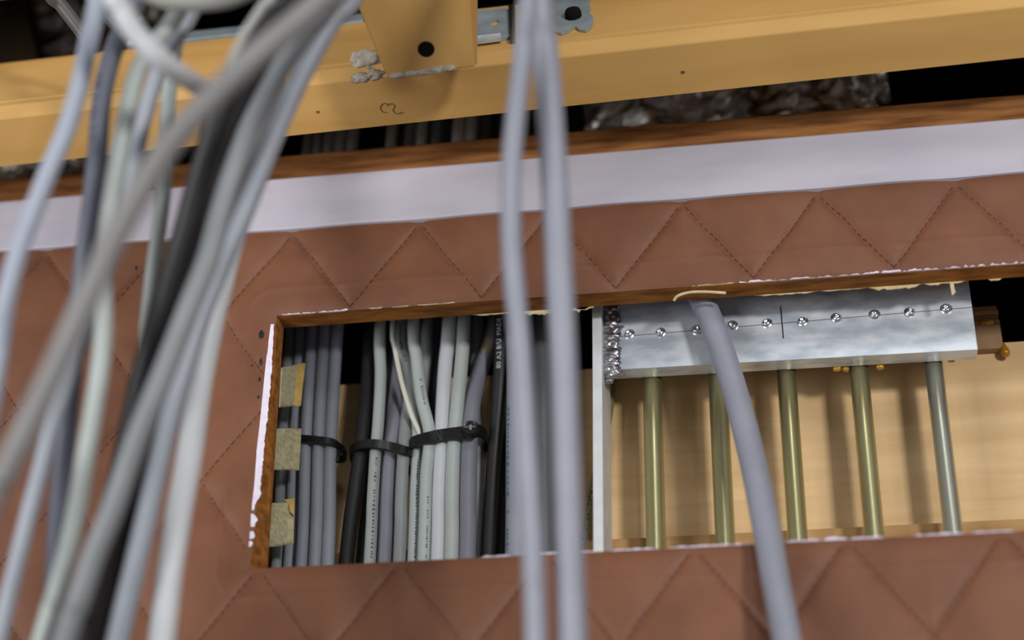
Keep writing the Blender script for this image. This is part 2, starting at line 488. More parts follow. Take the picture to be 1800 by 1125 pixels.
# --- back of the cavity
PLY_Y = 0.066
wb = box('wall_back', (-0.9, PLY_Y, H - 0.40), (0.9, PLY_Y + 0.012, PL(1020, 650, PLY_Y)[2]), 'birch_ply')
struct(wb, 'pale birch plywood board at the back of the wall cavity', 'wall')
box('bottom_ledge', (-0.9, PLY_Y - 0.006, H - 0.40), (0.9, PLY_Y, PL(1600, 921, PLY_Y - 0.006)[2]), 'ply_dark', wb, bevel=0.0006)
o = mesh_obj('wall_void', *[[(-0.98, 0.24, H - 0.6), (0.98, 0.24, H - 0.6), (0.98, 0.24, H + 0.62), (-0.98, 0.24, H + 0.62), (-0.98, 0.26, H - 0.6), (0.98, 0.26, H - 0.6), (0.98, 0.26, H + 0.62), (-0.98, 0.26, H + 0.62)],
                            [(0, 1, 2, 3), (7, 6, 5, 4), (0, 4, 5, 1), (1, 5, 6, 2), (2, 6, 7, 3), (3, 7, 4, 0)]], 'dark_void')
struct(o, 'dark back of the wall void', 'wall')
for nm, c0, c1 in (('light_stop_left', (-1.0, 0.012, H - 0.6), (-0.98, 0.24, H + 0.62)), ('light_stop_right', (0.98, 0.012, H - 0.6), (1.0, 0.24, H + 0.62)),
                   ('light_cover', (-1.0, -0.10, H + 0.62), (1.0, 0.24, H + 0.64))):
    struct(box(nm, c0, c1, 'dark_void'), 'added unseen dark side keeping light out of the wall void' if nm != 'light_cover' else 'added unseen dark cover keeping light out of the void', 'wall' if nm != 'light_cover' else 'light_cover')  # unseen sides and cover, added to stop light leaking into the void

ub = mesh_obj('shade_board', *hexa([(-1.0, -0.075, H + 0.172), (1.0, -0.075, H + 0.162), (1.0, -0.075, H + 0.62), (-1.0, -0.075, H + 0.62)],
                                  [(-1.0, -0.055, H + 0.172), (1.0, -0.055, H + 0.162), (1.0, -0.055, H + 0.62), (-1.0, -0.055, H + 0.62)]), 'pine_joist')
struct(ub, 'added unseen board above the beam, shading the void behind', 'wall')  # unseen board added to keep light off the cables in the gap
# crumpled foil insulation hung in the void
def foil(name, x0, x1, z0, z1, y, label, seed):
    nx, nz = int((x1 - x0) / 0.0022), int((z1 - z0) / 0.0022)
    V, F = [], []
    for i in range(nx + 1):
        for j in range(nz + 1):
            x, z = x0 + (x1 - x0) * i / nx, z0 + (z1 - z0) * j / nz
            d = 0.010 * (1 - abs(noise.noise(Vector((x * 26, z * 34, seed)))) * 2) + 0.0045 * (1 - abs(noise.noise(Vector((x * 75, z * 90, seed + 4)))) * 2)
            V.append((x, y - d + 0.004 * wobble(x * 20, seed), z))
    for i in range(nx):
        for j in range(nz):
            a = i * (nz + 1) + j
            F.append((a, a + nz + 1, a + nz + 2, a + 1))
    o = mesh_obj(name, V, F, 'foil')
    tag(o, label, 'insulation')
    return o
foil('foil_insulation', 0.025, 0.178, H + 0.10, H + 0.24, 0.062, 'crumpled dark foil insulation showing right of centre between beam and brown rail', 1.0)
foil('foil_insulation', -0.40, -0.20, H + 0.10, H + 0.36, 0.075, 'crumpled foil insulation behind the beam in the upper left corner', 8.0)

# ================================================================== PINE BEAM AND WHAT IS FIXED TO IT
def beam_rise(x):
    return (x + 0.2265) * 0.0267
B0 = np.array([-0.038, 0.0797])                  # back lower edge (depth, height) at the left
TB = math.radians(27)                            # the beam is canted so that its lower face looks forward
uy, uz = -math.cos(TB), math.sin(TB)             # along the lower face, towards the room
fy, fz = math.sin(TB), math.cos(TB)              # up the front face
def bp(a, b):                                    # a along the lower face, b up the front face
    return (B0[0] + uy * a + fy * b, B0[1] + uz * a + fz * b)
def beam_hit(px, py, org, d2):                   # length along direction d2 from org at which the ray through a pixel meets it
    z_org = H + org[1] + beam_rise(0.0)
    n2 = np.array([-d2[1], d2[0]])
    d = ray(px, py); c = np.array([CAM[1] - org[0], CAM[2] - z_org])
    t = -(c @ n2) / (np.array([d[1], d[2]]) @ n2)
    return float((c + t * np.array([d[1], d[2]])) @ np.array(d2))
WL = beam_hit(900, 113, B0, (uy, uz))            # width of the lower face
CH = 0.0050
p_c = bp(WL + CH, CH)
FT = beam_hit(900, 8, p_c, (fy, fz)) + CH        # height of the front face
prof = [bp(0, 0), bp(WL, 0), bp(WL + 0.0006, 0.0002), bp(WL + CH - 0.0002, CH - 0.0006), bp(WL + CH, CH),
        bp(WL + CH, CH + 0.0036), bp(WL + CH - 0.0006, CH + 0.0040), bp(WL + CH - 0.0006, CH + 0.0046), bp(WL + CH, CH + 0.0050),
        bp(WL + CH, FT - 0.001), bp(WL + CH - 0.001, FT), bp(0, FT)]
beam = sweep_x('timber_beam', prof, -0.95, 0.95, 'pine', segs=40, wob=lambda x, k: beam_rise(x))
tag(beam, 'long pale pine beam with a bright chamfered edge crossing the top', 'beam')
def on_plane(px, py, p0, nrm):
    d = Vector(ray(px, py)); c = Vector(CAM)
    return c + d * ((Vector(p0) - c).dot(nrm) / d.dot(nrm))
XD = Vector((1, 0, 0.0267)).normalized()
def bpt(a, b):
    y, z = bp(a, b)
    return Vector((0, y, H + z + beam_rise(0)))
U0 = bpt(0, 0)
UN = XD.cross(Vector((0, uy, uz))).normalized()
if UN.z > 0:
    UN = -UN
F0 = bpt(WL + CH, CH)
FN = XD.cross(Vector((0, fy, fz))).normalized()
if FN.y > 0:
    FN = -FN
def FF(px, py, off=0.0):                         # point on the front face of the beam, lifted off it
    return np.array(on_plane(px, py, F0 + FN * off, FN))
def on_underside(px, py):
    return np.array(on_plane(px, py, U0, UN)) + np.array(UN) * 0.0001
for pts in ([(683, 183), (674, 182), (669, 188), (672, 196), (680, 198)], [(680, 186), (689, 182), (694, 187), (691, 194), (698, 200), (709, 197)]):
    vv, ff = tube_vf(spline([on_underside(*p) for p in pts], 5), 0.00022, 5)
    mesh_obj('pencil_mark', vv, ff, 'pencil', beam)
for (px, py, r) in ((559, 197, 0.0007), (1200, 127, 0.0008)):
    c = on_underside(px, py)
    V = [tuple(c)] + [(c[0] + r * 1.3 * math.cos(a), c[1] + r * math.sin(a) * uy, c[2] + r * math.sin(a) * uz) for a in [2 * math.pi * i / 10 for i in range(10)]]
    mesh_obj('knot', V, [(0, 1 + i, 1 + (i + 1) % 10) for i in range(10)], 'pencil', beam)

# --- joist end lapped onto the front of the beam, rising towards the viewer
b0, b1 = FF(681, 139, 0.0060), FF(834, 117, 0.0060)
d0, d1 = dist_of(b0), dist_of(b1)
t0, t1_ = PD(592, -80, d0 - 0.028), PD(820, -100, d1 - 0.028)
nb = -np.array(FN) * 0.0056 + np.array([0, 0.001, 0.009])
nt_ = np.array([0.0, 0.022, 0.030])
jroot = empty('timber_joist', (b0 + b1) / 2)
tag(jroot, 'pine joist end with a dark screw hole, lapped onto the beam at top centre', 'timber')
vv, ff = hexa([b0, b1, t1_, t0], [b0 + nb, b1 + nb, t1_ + nt_, t0 + nt_])
mesh_obj('joist_body', vv, ff, 'pine_joist', jroot, bevel=0.0007)
# screw hole: flat near-black disc painted in for the shade inside it
jn = Vector(np.cross(b1 - b0, t0 - b0)).normalized()
if jn.y > 0:
    jn = -jn
sc = on_plane(749, 86, b0, jn)
ax = jn.orthogonal().normalized(); ay = jn.cross(ax)
V, F = [], []
profh = [(0.0036, 0.0003), (0.0034, 0.00031), (0.0024, 0.00032), (0.0010, 0.00033)]
for r, h in profh:
    for i in range(20):
        a = 2 * math.pi * i / 20
        V.append(sc + jn * h + (ax * math.cos(a) + ay * math.sin(a)) * r)
for q in range(3):
    for i in range(20):
        F.append((q * 20 + i, q * 20 + (i + 1) % 20, q * 20 + 20 + (i + 1) % 20, q * 20 + 20 + i))
F.append(tuple(60 + i for i in range(20)))
mesh_obj('screw_hole_dark', V, F, 'dark_void', jroot, smooth=True)

def blob_vf(c, r, seed, amp=0.35, sub=3, freq=2.0):
    bm = bmesh.new()
    bmesh.ops.create_icosphere(bm, subdivisions=sub, radius=1.0)
    V = []
    for vtx in bm.verts:
        k = 1 + amp * noise.noise(vtx.co * freq + Vector((seed, seed * 2, 0)))
        V.append((c[0] + vtx.co.x * r[0] * k, c[1] + vtx.co.y * r[1] * k, c[2] + vtx.co.z * r[2] * k))
    F = [tuple(x.index for x in f.verts) for f in bm.faces]
    bm.free()
    return V, F
def blob(name, c, r, material, parent, seed=1.0, **k):
    vv, ff = blob_vf(c, r, seed, **k)
    return mesh_obj(name, vv, ff, material, parent, smooth=True)
for i, (px, py, rx, rz) in enumerate(((700, 133, .0042, .0012), (722, 130, .0044, .0013), (745, 127, .0042, .0015), (768, 122, .0044, .0018), (788, 120, .0036, .0016))):
    p = on_plane(px, py, b0, jn) - Vector((0, 0.0002, 0))
    blob('foam_residue', p, (rx, 0.0012, rz), 'foam_residue', jroot, seed=i * 1.7, amp=0.6)
fr_ = empty('foam_lump', FF(640, 120, 0.001))
tag(fr_, 'dirty lump of sealing foam on the beam left of the joist end', 'foam')
for i, (px, py, rx, rz) in enumerate(((645, 105, .0068, .0052), (628, 101, .0030, .0030), (634, 137, .0044, .0022), (660, 132, .0040, .0028))):
    p = FF(px, py, 0.0012)
    blob('foam_bead', p, (rx, 0.0020, rz), 'foam_residue', fr_, seed=9 + i, amp=0.6)

# --- metal strip on top of the beam
qd = [FF(285, 73, -0.002), FF(640, 36, -0.002), FF(640, 23, -0.002), FF(285, 60, -0.002)]
v_, f_ = hexa(qd, [p - np.array(FN) * 0.02 for p in qd])
tag(mesh_obj('metal_strip', v_, f_, 'galvanised', bevel=0.0004), 'dull grey metal strip lying on the beam left of the joist', 'metal strip')

# --- plates on the front of the beam
FU = FN.cross(XD).normalized()                   # up along the front face
if FU.z < 0:
    FU = -FU
def plate_px(name, pts, off, thick, material, parent, hole=None):
    P = [Vector(FF(px, py, off)) for px, py in pts]
    bk = -FN * thick
    if hole is None:
        n = len(P)
        V = P + [p + bk for p in P]
        F = [tuple(range(n)), tuple(range(2 * n - 1, n - 1, -1))] + [(i, (i + 1) % n, (i + 1) % n + n, i + n) for i in range(n)]
        return mesh_obj(name, V, F, material, parent)
    c = Vector(FF(hole[0], hole[1], off)); r = hole[2]
    Q = [((p - c).dot(XD), (p - c).dot(FU)) for p in P]
    k = 28
    out, inn = [], []
    for i in range(k):
        a = 2 * math.pi * i / k
        dx, dz = math.cos(a), math.sin(a)
        best = None
        for p, q in zip(Q, Q[1:] + Q[:1]):
            ex, ez = q[0] - p[0], q[1] - p[1]
            den = dx * ez - dz * ex
            if abs(den) < 1e-12:
                continue
            t = (p[0] * ez - p[1] * ex) / den
            s_ = (p[0] * dz - p[1] * dx) / den
            if t > 0 and -1e-6 <= s_ <= 1 + 1e-6 and (best is None or t < best):
                best = t
        out.append(c + (XD * dx + FU * dz) * best); inn.append(c + (XD * dx + FU * dz * 1.6) * r)
    V = out + inn + [p + bk for p in out + inn]
    F = []
    for i in range(k):
        j = (i + 1) % k
        F += [(i, j, k + j, k + i), (2 * k + j, 2 * k + i, 3 * k + i, 3 * k + j), (i, 2 * k + i, 2 * k + j, j), (k + i, k + j, 3 * k + j, 3 * k + i)]
    return mesh_obj(name, V, F, material, parent)
mr = empty('metal_bracket', FF(865, 70))
tag(mr, 'small galvanised bracket with one round hole right of the joist', 'bracket')
plate_px('hole_plate', [(806, 22), (894, 13), (899, 66), (806, 76)], 0.0014, 0.0012, 'galvanised', mr, hole=(869, 39, 0.0023))
plate_px('folded_lip', [(834, 63), (880, 58), (880, 66), (834, 72)], 0.0030, 0.0018, 'aluminium', mr)
plate_px('dark_gap_strip', [(893, 8), (905, 7), (905, 66), (897, 67)], 0.0030, 0.0028, 'dark_steel', mr)  # dark strip put in for the shaded gap beside the plate
mr = empty('perforated_strap', FF(1000, 50))
tag(mr, 'galvanised strap end with scalloped edge and black bolt head on the beam', 'bracket')
plate_px('strap_plate', [(940, 52), (972, 54), (986, 58), (999, 54), (1006, 47), (1012, 46), (1018, 51), (1029, 53), (1039, 46), (1043, 36), (1042, 28), (1035, 21), (1038, 12), (1034, 2), (1040, -10), (1036, -30), (940, -30)], 0.0014, 0.0012, 'galvanised', mr)
c = Vector(FF(1008, 29, 0.0015))
V, F = [], []
for r, h in ((0.0038, 0.0), (0.0038, 0.0020), (0.0032, 0.0034), (0.0014, 0.0040)):
    for i in range(20):
        a = 2 * math.pi * i / 20
        V.append(c + (XD * math.cos(a) + FU * math.sin(a) * 1.2) * r + FN * h)
for q in range(3):
    for i in range(20):
        F.append((q * 20 + i, q * 20 + (i + 1) % 20, q * 20 + 20 + (i + 1) % 20, q * 20 + 20 + i))
F.append(tuple(60 + i for i in range(20)))
mesh_obj('bolt_head', V, F, 'dark_void', mr, smooth=True)

# --- dark timber stud in the upper left corner of the void
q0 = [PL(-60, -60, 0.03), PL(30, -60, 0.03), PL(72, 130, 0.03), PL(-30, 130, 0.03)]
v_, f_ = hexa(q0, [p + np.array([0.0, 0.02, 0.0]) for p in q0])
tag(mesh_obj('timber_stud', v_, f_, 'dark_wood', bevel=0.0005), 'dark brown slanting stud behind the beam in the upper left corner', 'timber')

# ================================================================== ALUMINIUM BRACKET WITH RODS
BY = 0.030
br = empty('aluminium_bracket', (0.119, BY, H - 0.2))
tag(br, 'welded aluminium bracket with a row of rivets and five metal rods', 'bracket')
v_, f_ = hexa([(0.0374, BY, H - 0.0110), (0.2007, BY, H - 0.0125), (0.2007, BY, H + 0.042), (0.0374, BY, H + 0.042)],
              [(0.0374, BY + 0.0085, H - 0.0110), (0.2007, BY + 0.0085, H - 0.0125), (0.2007, BY + 0.0085, H + 0.042), (0.0374, BY + 0.0085, H + 0.042)])
mesh_obj('front_bar', v_, f_, 'aluminium', br, bevel=0.0003)
box('side_plate', (0.0329, 0.022, H - 0.2), (0.0372, 0.056, H + 0.042), 'aluminium_edge', br, bevel=0.0003)
# weld bead: overlapping ripples between plate and bar
V, F = [], []
for i in range(24):
    z = H + 0.030 - i * 0.00182
    wdt = 0.0040 + 0.0012 * wobble(i * 1.7, 4)
    vv, ff = blob_vf((0.0404 + 0.0010 * wobble(i * 1.1, 2), BY - 0.0002, z), (wdt, 0.0017 + 0.0008 * wobble(i * 2.1, 6), 0.0027), i * 1.3, amp=0.6, sub=3)
    b0_ = len(V); V += vv; F += [tuple(x + b0_ for x in f) for f in ff]
for (x, y, z, r, s) in ((0.0388, BY - 0.001, -0.0118, 0.0028, 1), (0.0412, BY + 0.001, -0.0126, 0.0030, 2), (0.0436, BY + 0.002, -0.0118, 0.0026, 3), (0.0392, BY + 0.002, -0.0155, 0.0022, 4), (0.0400, BY, -0.0140, 0.0024, 5)):
    vv, ff = blob_vf((x, y, H + z), (r, r * 0.8, r * 0.8), 30 + s, amp=0.5, sub=2)
    b0_ = len(V); V += vv; F += [tuple(x_ + b0_ for x_ in f) for f in ff]
mesh_obj('weld_bead', V, F, 'weld', br, smooth=True)
# rivets
prof_r = [(0.00055, 0.0006), (0.0009, 0.0015), (0.0014, 0.0014), (0.0019, 0.0007), (0.0022, 0.00025), (0.0027, 0.00002)]
V, F = [(0, -0.0005, 0)], []
k = 18
for r, h in prof_r:
    for i in range(k):
        a = 2 * math.pi * i / k
        V.append((math.cos(a) * r, -h, math.sin(a) * r))
F += [(0, 1 + i, 1 + (i + 1) % k) for i in range(k)]
for q in range(len(prof_r) - 1):
    for i in range(k):
        F.append((1 + q * k + i, 1 + q * k + (i + 1) % k, 1 + (q + 1) * k + (i + 1) % k, 1 + (q + 1) * k + i))
rme = bpy.data.meshes.new('rivet')
rme.from_pydata(V, [], F)
rme.materials.append(MATS['rivet_metal'])
for p in rme.polygons:
    p.use_smooth = True
bm = bmesh.new(); bm.from_mesh(rme); bmesh.ops.recalc_face_normals(bm, faces=bm.faces); bm.to_mesh(rme); bm.free()
RV = [(1105, 587), (1160, 585), (1225, 580), (1287, 573), (1347, 568), (1410, 565), (1471, 559), (1537, 554), (1600, 549), (1663, 543)]
for i, (px, py) in enumerate(RV):
    o = bpy.data.objects.new('rivet', rme)
    COL.objects.link(o)
    o.parent = br
    o.location = Vector(PL(px, py, BY)) - br.location
    o.rotation_euler = (random.uniform(-.15, .15), i * 1.3, random.uniform(-.15, .15))
# scribed lines
a, b = PL(1088, 592, BY), PL(1712, 540, BY)
v_, f_ = hexa([(a[0], BY - .00006, a[2] - .00014), (b[0], BY - .00006, b[2] - .00014), (b[0], BY - .00006, b[2] + .00014), (a[0], BY - .00006, a[2] + .00014)],
              [(a[0], BY + .0002, a[2] - .00014), (b[0], BY + .0002, b[2] - .00014), (b[0], BY + .0002, b[2] + .00014), (a[0], BY + .0002, a[2] + .00014)])
mesh_obj('scribed_line', v_, f_, 'scribe', br)
a, b = PL(1372, 538, BY), PL(1377, 595, BY)
v_, f_ = hexa([(a[0] - .0003, BY - .00008, a[2]), (a[0] + .0003, BY - .00008, a[2]), (b[0] + .0003, BY - .00008, b[2]), (b[0] - .0003, BY - .00008, b[2])],
              [(a[0] - .0003, BY + .0002, a[2]), (a[0] + .0003, BY + .0002, a[2]), (b[0] + .0003, BY + .0002, b[2]), (b[0] - .0003, BY + .0002, b[2])])
mesh_obj('scratch_mark', v_, f_, 'scribe', br)
# rods behind the bar
RY = BY + 0.0085 + 0.0046
for i, (px, py, w) in enumerate(((1149, 780, 34), (1267, 780, 34), (1391, 780, 34), (1522, 780, 34), (1655, 760, 32))):
    p = PL(px, py, RY)
    r = w / 2 * dist_of(p) / FPX
    vv, ff = tube_vf([(p[0], RY, H - 0.2), (p[0], RY, H - 0.1), (p[0], RY, H - 0.05), (p[0], RY, H + 0.035)], r, 28)
    o = mesh_obj('rod', vv, ff, 'grey_zinc' if i == 4 else 'yellow_zinc', br, smooth=True)
    if i == 4:
        o['label'] = 'duller grey rod'
# glue beads squeezed out under the bar
for i, (px, py, r) in enumerate(((1472, 648, .0016), (1487, 649, .0013), (1547, 645, .0015), (1672, 632, .0014))):
    blob('glue_bead', PL(px, py, BY + 0.010), (r * 1.3, r, r), 'amber_glue', br, seed=i, amp=0.3, sub=2)

# --- wooden block on the plywood, with glue
wr = empty('wood_block', (0.209, 0.07, H + 0.0))
tag(wr, 'small brown laminated wood block with amber glue right of the aluminium bar', 'block')
WY = PLY_Y - 0.0050
a, b = PL(1708, 571, WY), PL(1764, 611, WY)
box('block_body', (a[0], WY, b[2]), (b[0], PLY_Y - 0.0002, a[2]), 'brown_block', wr, bevel=0.0006)
zt = PL(1764, 533, WY)[2]
for i in range(4):
    hh = (zt - a[2] - 0.0002) / 4
    z = a[2] + 0.0002 + i * hh
    box('ply_layer', (a[0], WY + 0.0001 + 0.0006 * (i % 2), z), (b[0] - 0.0005 * (i % 2), PLY_Y - 0.0002, z + hh * 0.75), 'brown_block' if i % 2 else 'ply_dark', wr, bevel=0.0002)
blob('glue_drop', PL(1735, 566, WY - 0.0004), (0.0034, 0.0014, 0.0018), 'amber_glue', wr, seed=3, amp=0.3)
c = PL(1766, 616, WY + 0.001)
V, F = [], []
dprof = [(0.0, 0.0046), (0.0008, 0.0036), (0.0014, 0.002), (0.0021, 0.0002), (0.0023, -0.0012), (0.0018, -0.0026), (0.0009, -0.0033), (0.0, -0.0035)]
for r, z in dprof:
    for i in range(16):
        a = 2 * math.pi * i / 16
        V.append((c[0] + r * math.cos(a) - 0.0004 * z / 0.004, c[1] + r * math.sin(a), c[2] + z))
for q in range(len(dprof) - 1):
    for i in range(16):
        F.append((q * 16 + i, q * 16 + (i + 1) % 16, q * 16 + 16 + (i + 1) % 16, q * 16 + 16 + i))
mesh_obj('glue_drop', V, F, 'amber_glue', wr, smooth=True)

# ================================================================== CABLES INSIDE THE CUT-OUT
PATHS = []
def cable(name, label, P, r, material, group=None, n=16, per=8, cat='cable'):
    path = spline(P, per)
    PATHS.append((label, path, r))
    vv, ff = tube_vf(path, r, n)
    o = mesh_obj(name, vv, ff, material, smooth=True)
    tag(o, label, cat, group)
    return o, path
def cavity_cable(name, label, pts, Y, w, material, group=None, up=0.16, down=0.12, ys=None):
    P = [PL(px, py, Y if ys is None else ys[i]) for i, (px, py) in enumerate(pts)]
    r = w / 2 * np.mean([dist_of(p) for p in P]) / FPX
    if up:
        d = P[0] - P[1]; d = d / np.linalg.norm(d); d[0] *= 0.1
        P = [P[0] + d * up] + P
        P = [P[0], (P[0] * 0.5 + P[1] * 0.5)] + P[1:]
    if down:
        d = P[-1] - P[-2]; d = d / np.linalg.norm(d); d[0] *= 0.2; d[1] *= 0.2
        P = P + [P[-1] + d * down]
    return cable(name, label, P, r, material, group) + (r,)
def dashes(path_up, r, u0, u1, v, seg, hgt, seed):
    rnd = random.Random(seed)
    polys = []
    u = u0
    while u < u1:
        L = seg * rnd.uniform(0.35, 1.0)
        h = hgt * rnd.uniform(0.5, 1.0)
        polys.append([(u, v - h / 2), (u + L, v - h / 2), (u + L, v + h / 2), (u, v + h / 2)])
        u += L + seg * rnd.uniform(0.3, 1.1) + (seg * 2.5 if rnd.random() < 0.14 else 0)
    return polys
def add_print(o, path, r, name, material, v, u_range, seg, hgt, seed):
    """illegible printed marks along the jacket; u_range as pixel rows from bottom to top"""
    up = list(reversed(path))
    L = [0.0]
    for a, b in zip(up, up[1:]):
        L.append(L[-1] + float(np.linalg.norm(np.asarray(b) - np.asarray(a))))
    def u_at(row):
        best, bu = 1e9, 0
        for p, l in zip(up, L):
            q = np.asarray(p) - CAM
            py = 562.5 - FPX * (q @ CU) / (q @ CF)
            if abs(py - row) < best:
                best, bu = abs(py - row), l
        return bu
    u0, u1 = u_at(u_range[0]), u_at(u_range[1])
    V, F = wrap_on(up, r, (-0.14, -1, -0.5), dashes(up, r, u0, u1, v, seg, hgt, seed))
    m = mesh_obj(name, V, F, material, o)
    return u0, u1, up

G1 = 'grey cables taped along the left edge of the cut-out'
LB1 = [('first grey cable at the left edge of the cut-out, half behind the tapes', [(511, 580), (497, 780), (487, 990)], .046, 21, 'jk_grey'),
       ('second grey cable from the left edge of the cut-out, running behind the tapes', [(530, 580), (517, 780), (508, 990)], .044, 20, 'jk_steel'),
       ('third grey cable of the tied left bundle, just right of the tapes', [(550, 580), (538, 780), (530, 990)], .039, 22, 'jk_bluegrey'),
       ('fourth grey cable of the tied left bundle inside the cut-out', [(571, 580), (560, 780), (553, 990)], .038, 22, 'jk_steel'),
       ('fifth grey cable, right side of the tied left bundle beside the dark gap', [(593, 578), (581, 780), (576, 990)], .039, 23, 'jk_steel')]
for lb, pts, Y, w, m in LB1:
    cavity_cable('grey_cable', lb, pts, Y, w, m, G1)
G2 = 'cables held by the middle zip tie'
LB2 = [('black_cable', 'left black cable of the middle zip-tied bundle beside the dark gap', [(652, 570), (645, 680), (634, 790), (624, 860), (609, 985)], .044, 25, 'jk_black'),
       ('black_cable', 'right black cable of the middle zip-tied bundle beside a pale grey one', [(677, 570), (668, 680), (657, 790), (649, 880), (638, 985)], .056, 24, 'jk_black'),
       ('grey_cable', 'pale green-grey cable with dark print in the middle zip-tied bundle', [(668, 570), (669, 660), (665, 740), (660, 800), (655, 880), (650, 985)], .042, 21, 'jk_green'),
       ('grey_cable', 'wide mid-grey cable in the middle of the second zip-tied bundle', [(708, 590), (699, 680), (690, 760), (684, 820), (679, 900), (676, 985)], .046, 28, 'jk_purplegrey'),
       ('grey_cable', 'grey cable at the right end of the middle zip tie', [(726, 640), (716, 720), (709, 800), (705, 880), (702, 985)], .043, 22, 'jk_grey')]
made = {}
YS2 = {LB2[0][1]: [.050, .047, .044, .044, .045], LB2[2][1]: [.040, .040, .041, .042, .042, .042], LB2[3][1]: [.056, .055, .048, .046, .046, .046], LB2[4][1]: [.058, .050, .043, .043, .043]}
for nm, lb, pts, Y, w, m in LB2:
    made[lb] = cavity_cable(nm, lb, pts, Y, w, m, G2, ys=YS2.get(lb))
o, pth, r = made[LB2[2][1]]
add_print(o, pth, r, 'print_marks', 'print_black', -0.0016, (975, 810), 0.0012, 0.0011, 3)
cavity_cable('grey_cable', 'thin dim grey cable behind the middle bundle near the top edge', [(688, 575), (685, 660), (680, 760), (672, 985)], .0615, 15, 'jk_steel')
G3 = 'cables held by the zip tie with the round head'
LB3 = [('grey_cable', 'grey cable with dark print leaning right, under the cream wire', [(704, 575), (716, 640), (728, 700), (734, 765), (730, 850), (726, 985)], .046, 20, 'jk_green', 19),
       ('grey_cable', 'pale grey cable bending right down to the round-headed zip tie', [(727, 565), (732, 630), (741, 700), (755, 765), (749, 840), (744, 985)], .040, 22, 'jk_palegreen', 22),
       ('grey_cable', 'pale straight cable near the middle of the round-headed zip tie', [(790, 565), (783, 640), (778, 720), (775, 790), (771, 880), (769, 985)], .042, 26, 'jk_light', 0),
       ('grey_cable', 'palest green-grey cable left of the thick purple-grey one', [(816, 562), (811, 640), (803, 720), (797, 790), (794, 880), (793, 985)], .041, 25, 'jk_palegreen', 0),
       ('grey_cable', 'thick purple-grey cable under the round zip tie head, bent at the top', [(872, 545), (862, 600), (845, 650), (832, 700), (826, 760), (823, 830), (822, 900), (821, 985)], .043, 30, 'jk_purplegrey', 0)]
for nm, lb, pts, Y, w, m, pr in LB3:
    o, pth, r = cavity_cable(nm, lb, pts, Y, w, m, G3, ys=[.055, .052, .049, .045, .043, .043, .043, .043] if 'bent at the top' in lb else ([.047, .046, .045, .0455, .045, .044] if pr == 19 else None))
    if pr == 19:
        add_print(o, pth, r, 'print_marks', 'print_black', -0.0008, (640, 570), 0.0011, 0.0013, 5)
        add_print(o, pth, r, 'print_marks', 'print_black', -0.0016, (975, 800), 0.0010, 0.0009, 6)
    if pr == 22:
        add_print(o, pth, r, 'print_marks', 'print_black', -0.0019, (715, 672), 0.0010, 0.0012, 8)
        add_print(o, pth, r, 'print_marks', 'print_black', -0.0022, (975, 880), 0.0010, 0.0009, 9)
    if 'bent at the top' in lb:
        # worn tan patch at the bend
        sub = [p for p in pth if 590 < 562.5 - FPX * ((p - CAM) @ CU) / ((p - CAM) @ CF) < 622]
        polys = []
        up = list(reversed(pth))
        u0 = sum(float(np.linalg.norm(b - a)) for a, b in zip(up, up[1:]) if 562.5 - FPX * ((a - CAM) @ CU) / ((a - CAM) @ CF) > 632)
        for i in range(10):
            a0, a1 = -0.003 + i * 0.0006, -0.003 + (i + 1) * 0.0006
            polys.append([(u0 + 0.0008 * abs(i - 5), a0), (u0 + 0.010, a0), (u0 + 0.010, a1), (u0 + 0.0008 * abs(i + 1 - 5), a1)])
        V, F = wrap_on(up, r, (-0.14, -1, -0.5), polys, 0.00015)
        mesh_obj('worn_patch', V, F, 'jk_tan', o)
cavity_cable('cream_wire', 'thin cream wire curving down to the left end of the round-headed tie', [(690, 575), (694, 610), (706, 670), (722, 725), (736, 758), (742, 778)], .0385, 9, 'jk_cream', up=0.10, down=0, ys=[.040, .040, .0395, .0400, .0425, .0445])
cavity_cable('grey_cable', 'dim grey cable behind the pale cables at the cut-out top', [(752, 565), (750, 620), (742, 700), (741, 800), (740, 985)], .054, 24, 'jk_grey')
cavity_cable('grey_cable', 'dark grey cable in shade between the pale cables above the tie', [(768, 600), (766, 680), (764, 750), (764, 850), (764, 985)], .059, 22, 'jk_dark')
cavity_cable('grey_cable', 'grey cable partly hidden behind the bent purple-grey cable', [(841, 562), (837, 620), (836, 700), (840, 800), (839, 985)], .0565, 22, 'jk_grey')
o, pth, r = cavity_cable('black_cable', 'black cable with white lettering left of the blurred grey pair', [(881, 550), (880, 640), (874, 740), (866, 840), (858, 985)], .048, 25, 'jk_black', ys=[.037, .0385, .044, .048, .048])
# white lettering, read upwards
up = list(reversed(pth))
def text_polys(body, size):
    cu = bpy.data.curves.new('lettering', 'FONT')
    cu.body = body; cu.size = size; cu.fill_mode = 'FRONT'; cu.resolution_u = 2
    to = bpy.data.objects.new('lettering_tmp', cu)
    COL.objects.link(to)
    dg = bpy.context.evaluated_depsgraph_get()
    me = to.evaluated_get(dg).to_mesh()
    polys = [[(me.vertices[i].co.x, me.vertices[i].co.y) for i in p.vertices] for p in me.polygons]
    bpy.data.objects.remove(to, do_unlink=True)
    bpy.data.curves.remove(cu)
    return polys
def u_of_row(path, row):
    L, best, bu = 0.0, 1e9, 0.0
    for i, p in enumerate(path):
        if i:
            L += float(np.linalg.norm(p - path[i - 1]))
        q = p - CAM
        py = 562.5 - FPX * (q @ CU) / (q @ CF)
        if abs(py - row) < best:
            best, bu = abs(py - row), L
    return bu
tp = text_polys('80 A2 B/U  MADE IN', 0.0031)
uw = max(u for p in tp for u, v in p)
ustart, uend = u_of_row(up, 656), u_of_row(up, 556)
k = (uend - ustart) / uw
V, F = wrap_on(up, r, (-0.14, -1, -0.5), [[(ustart + u * k, v - 0.0010) for u, v in p] for p in tp])
mesh_obj('printed_lettering', V, F, 'print_white', o)
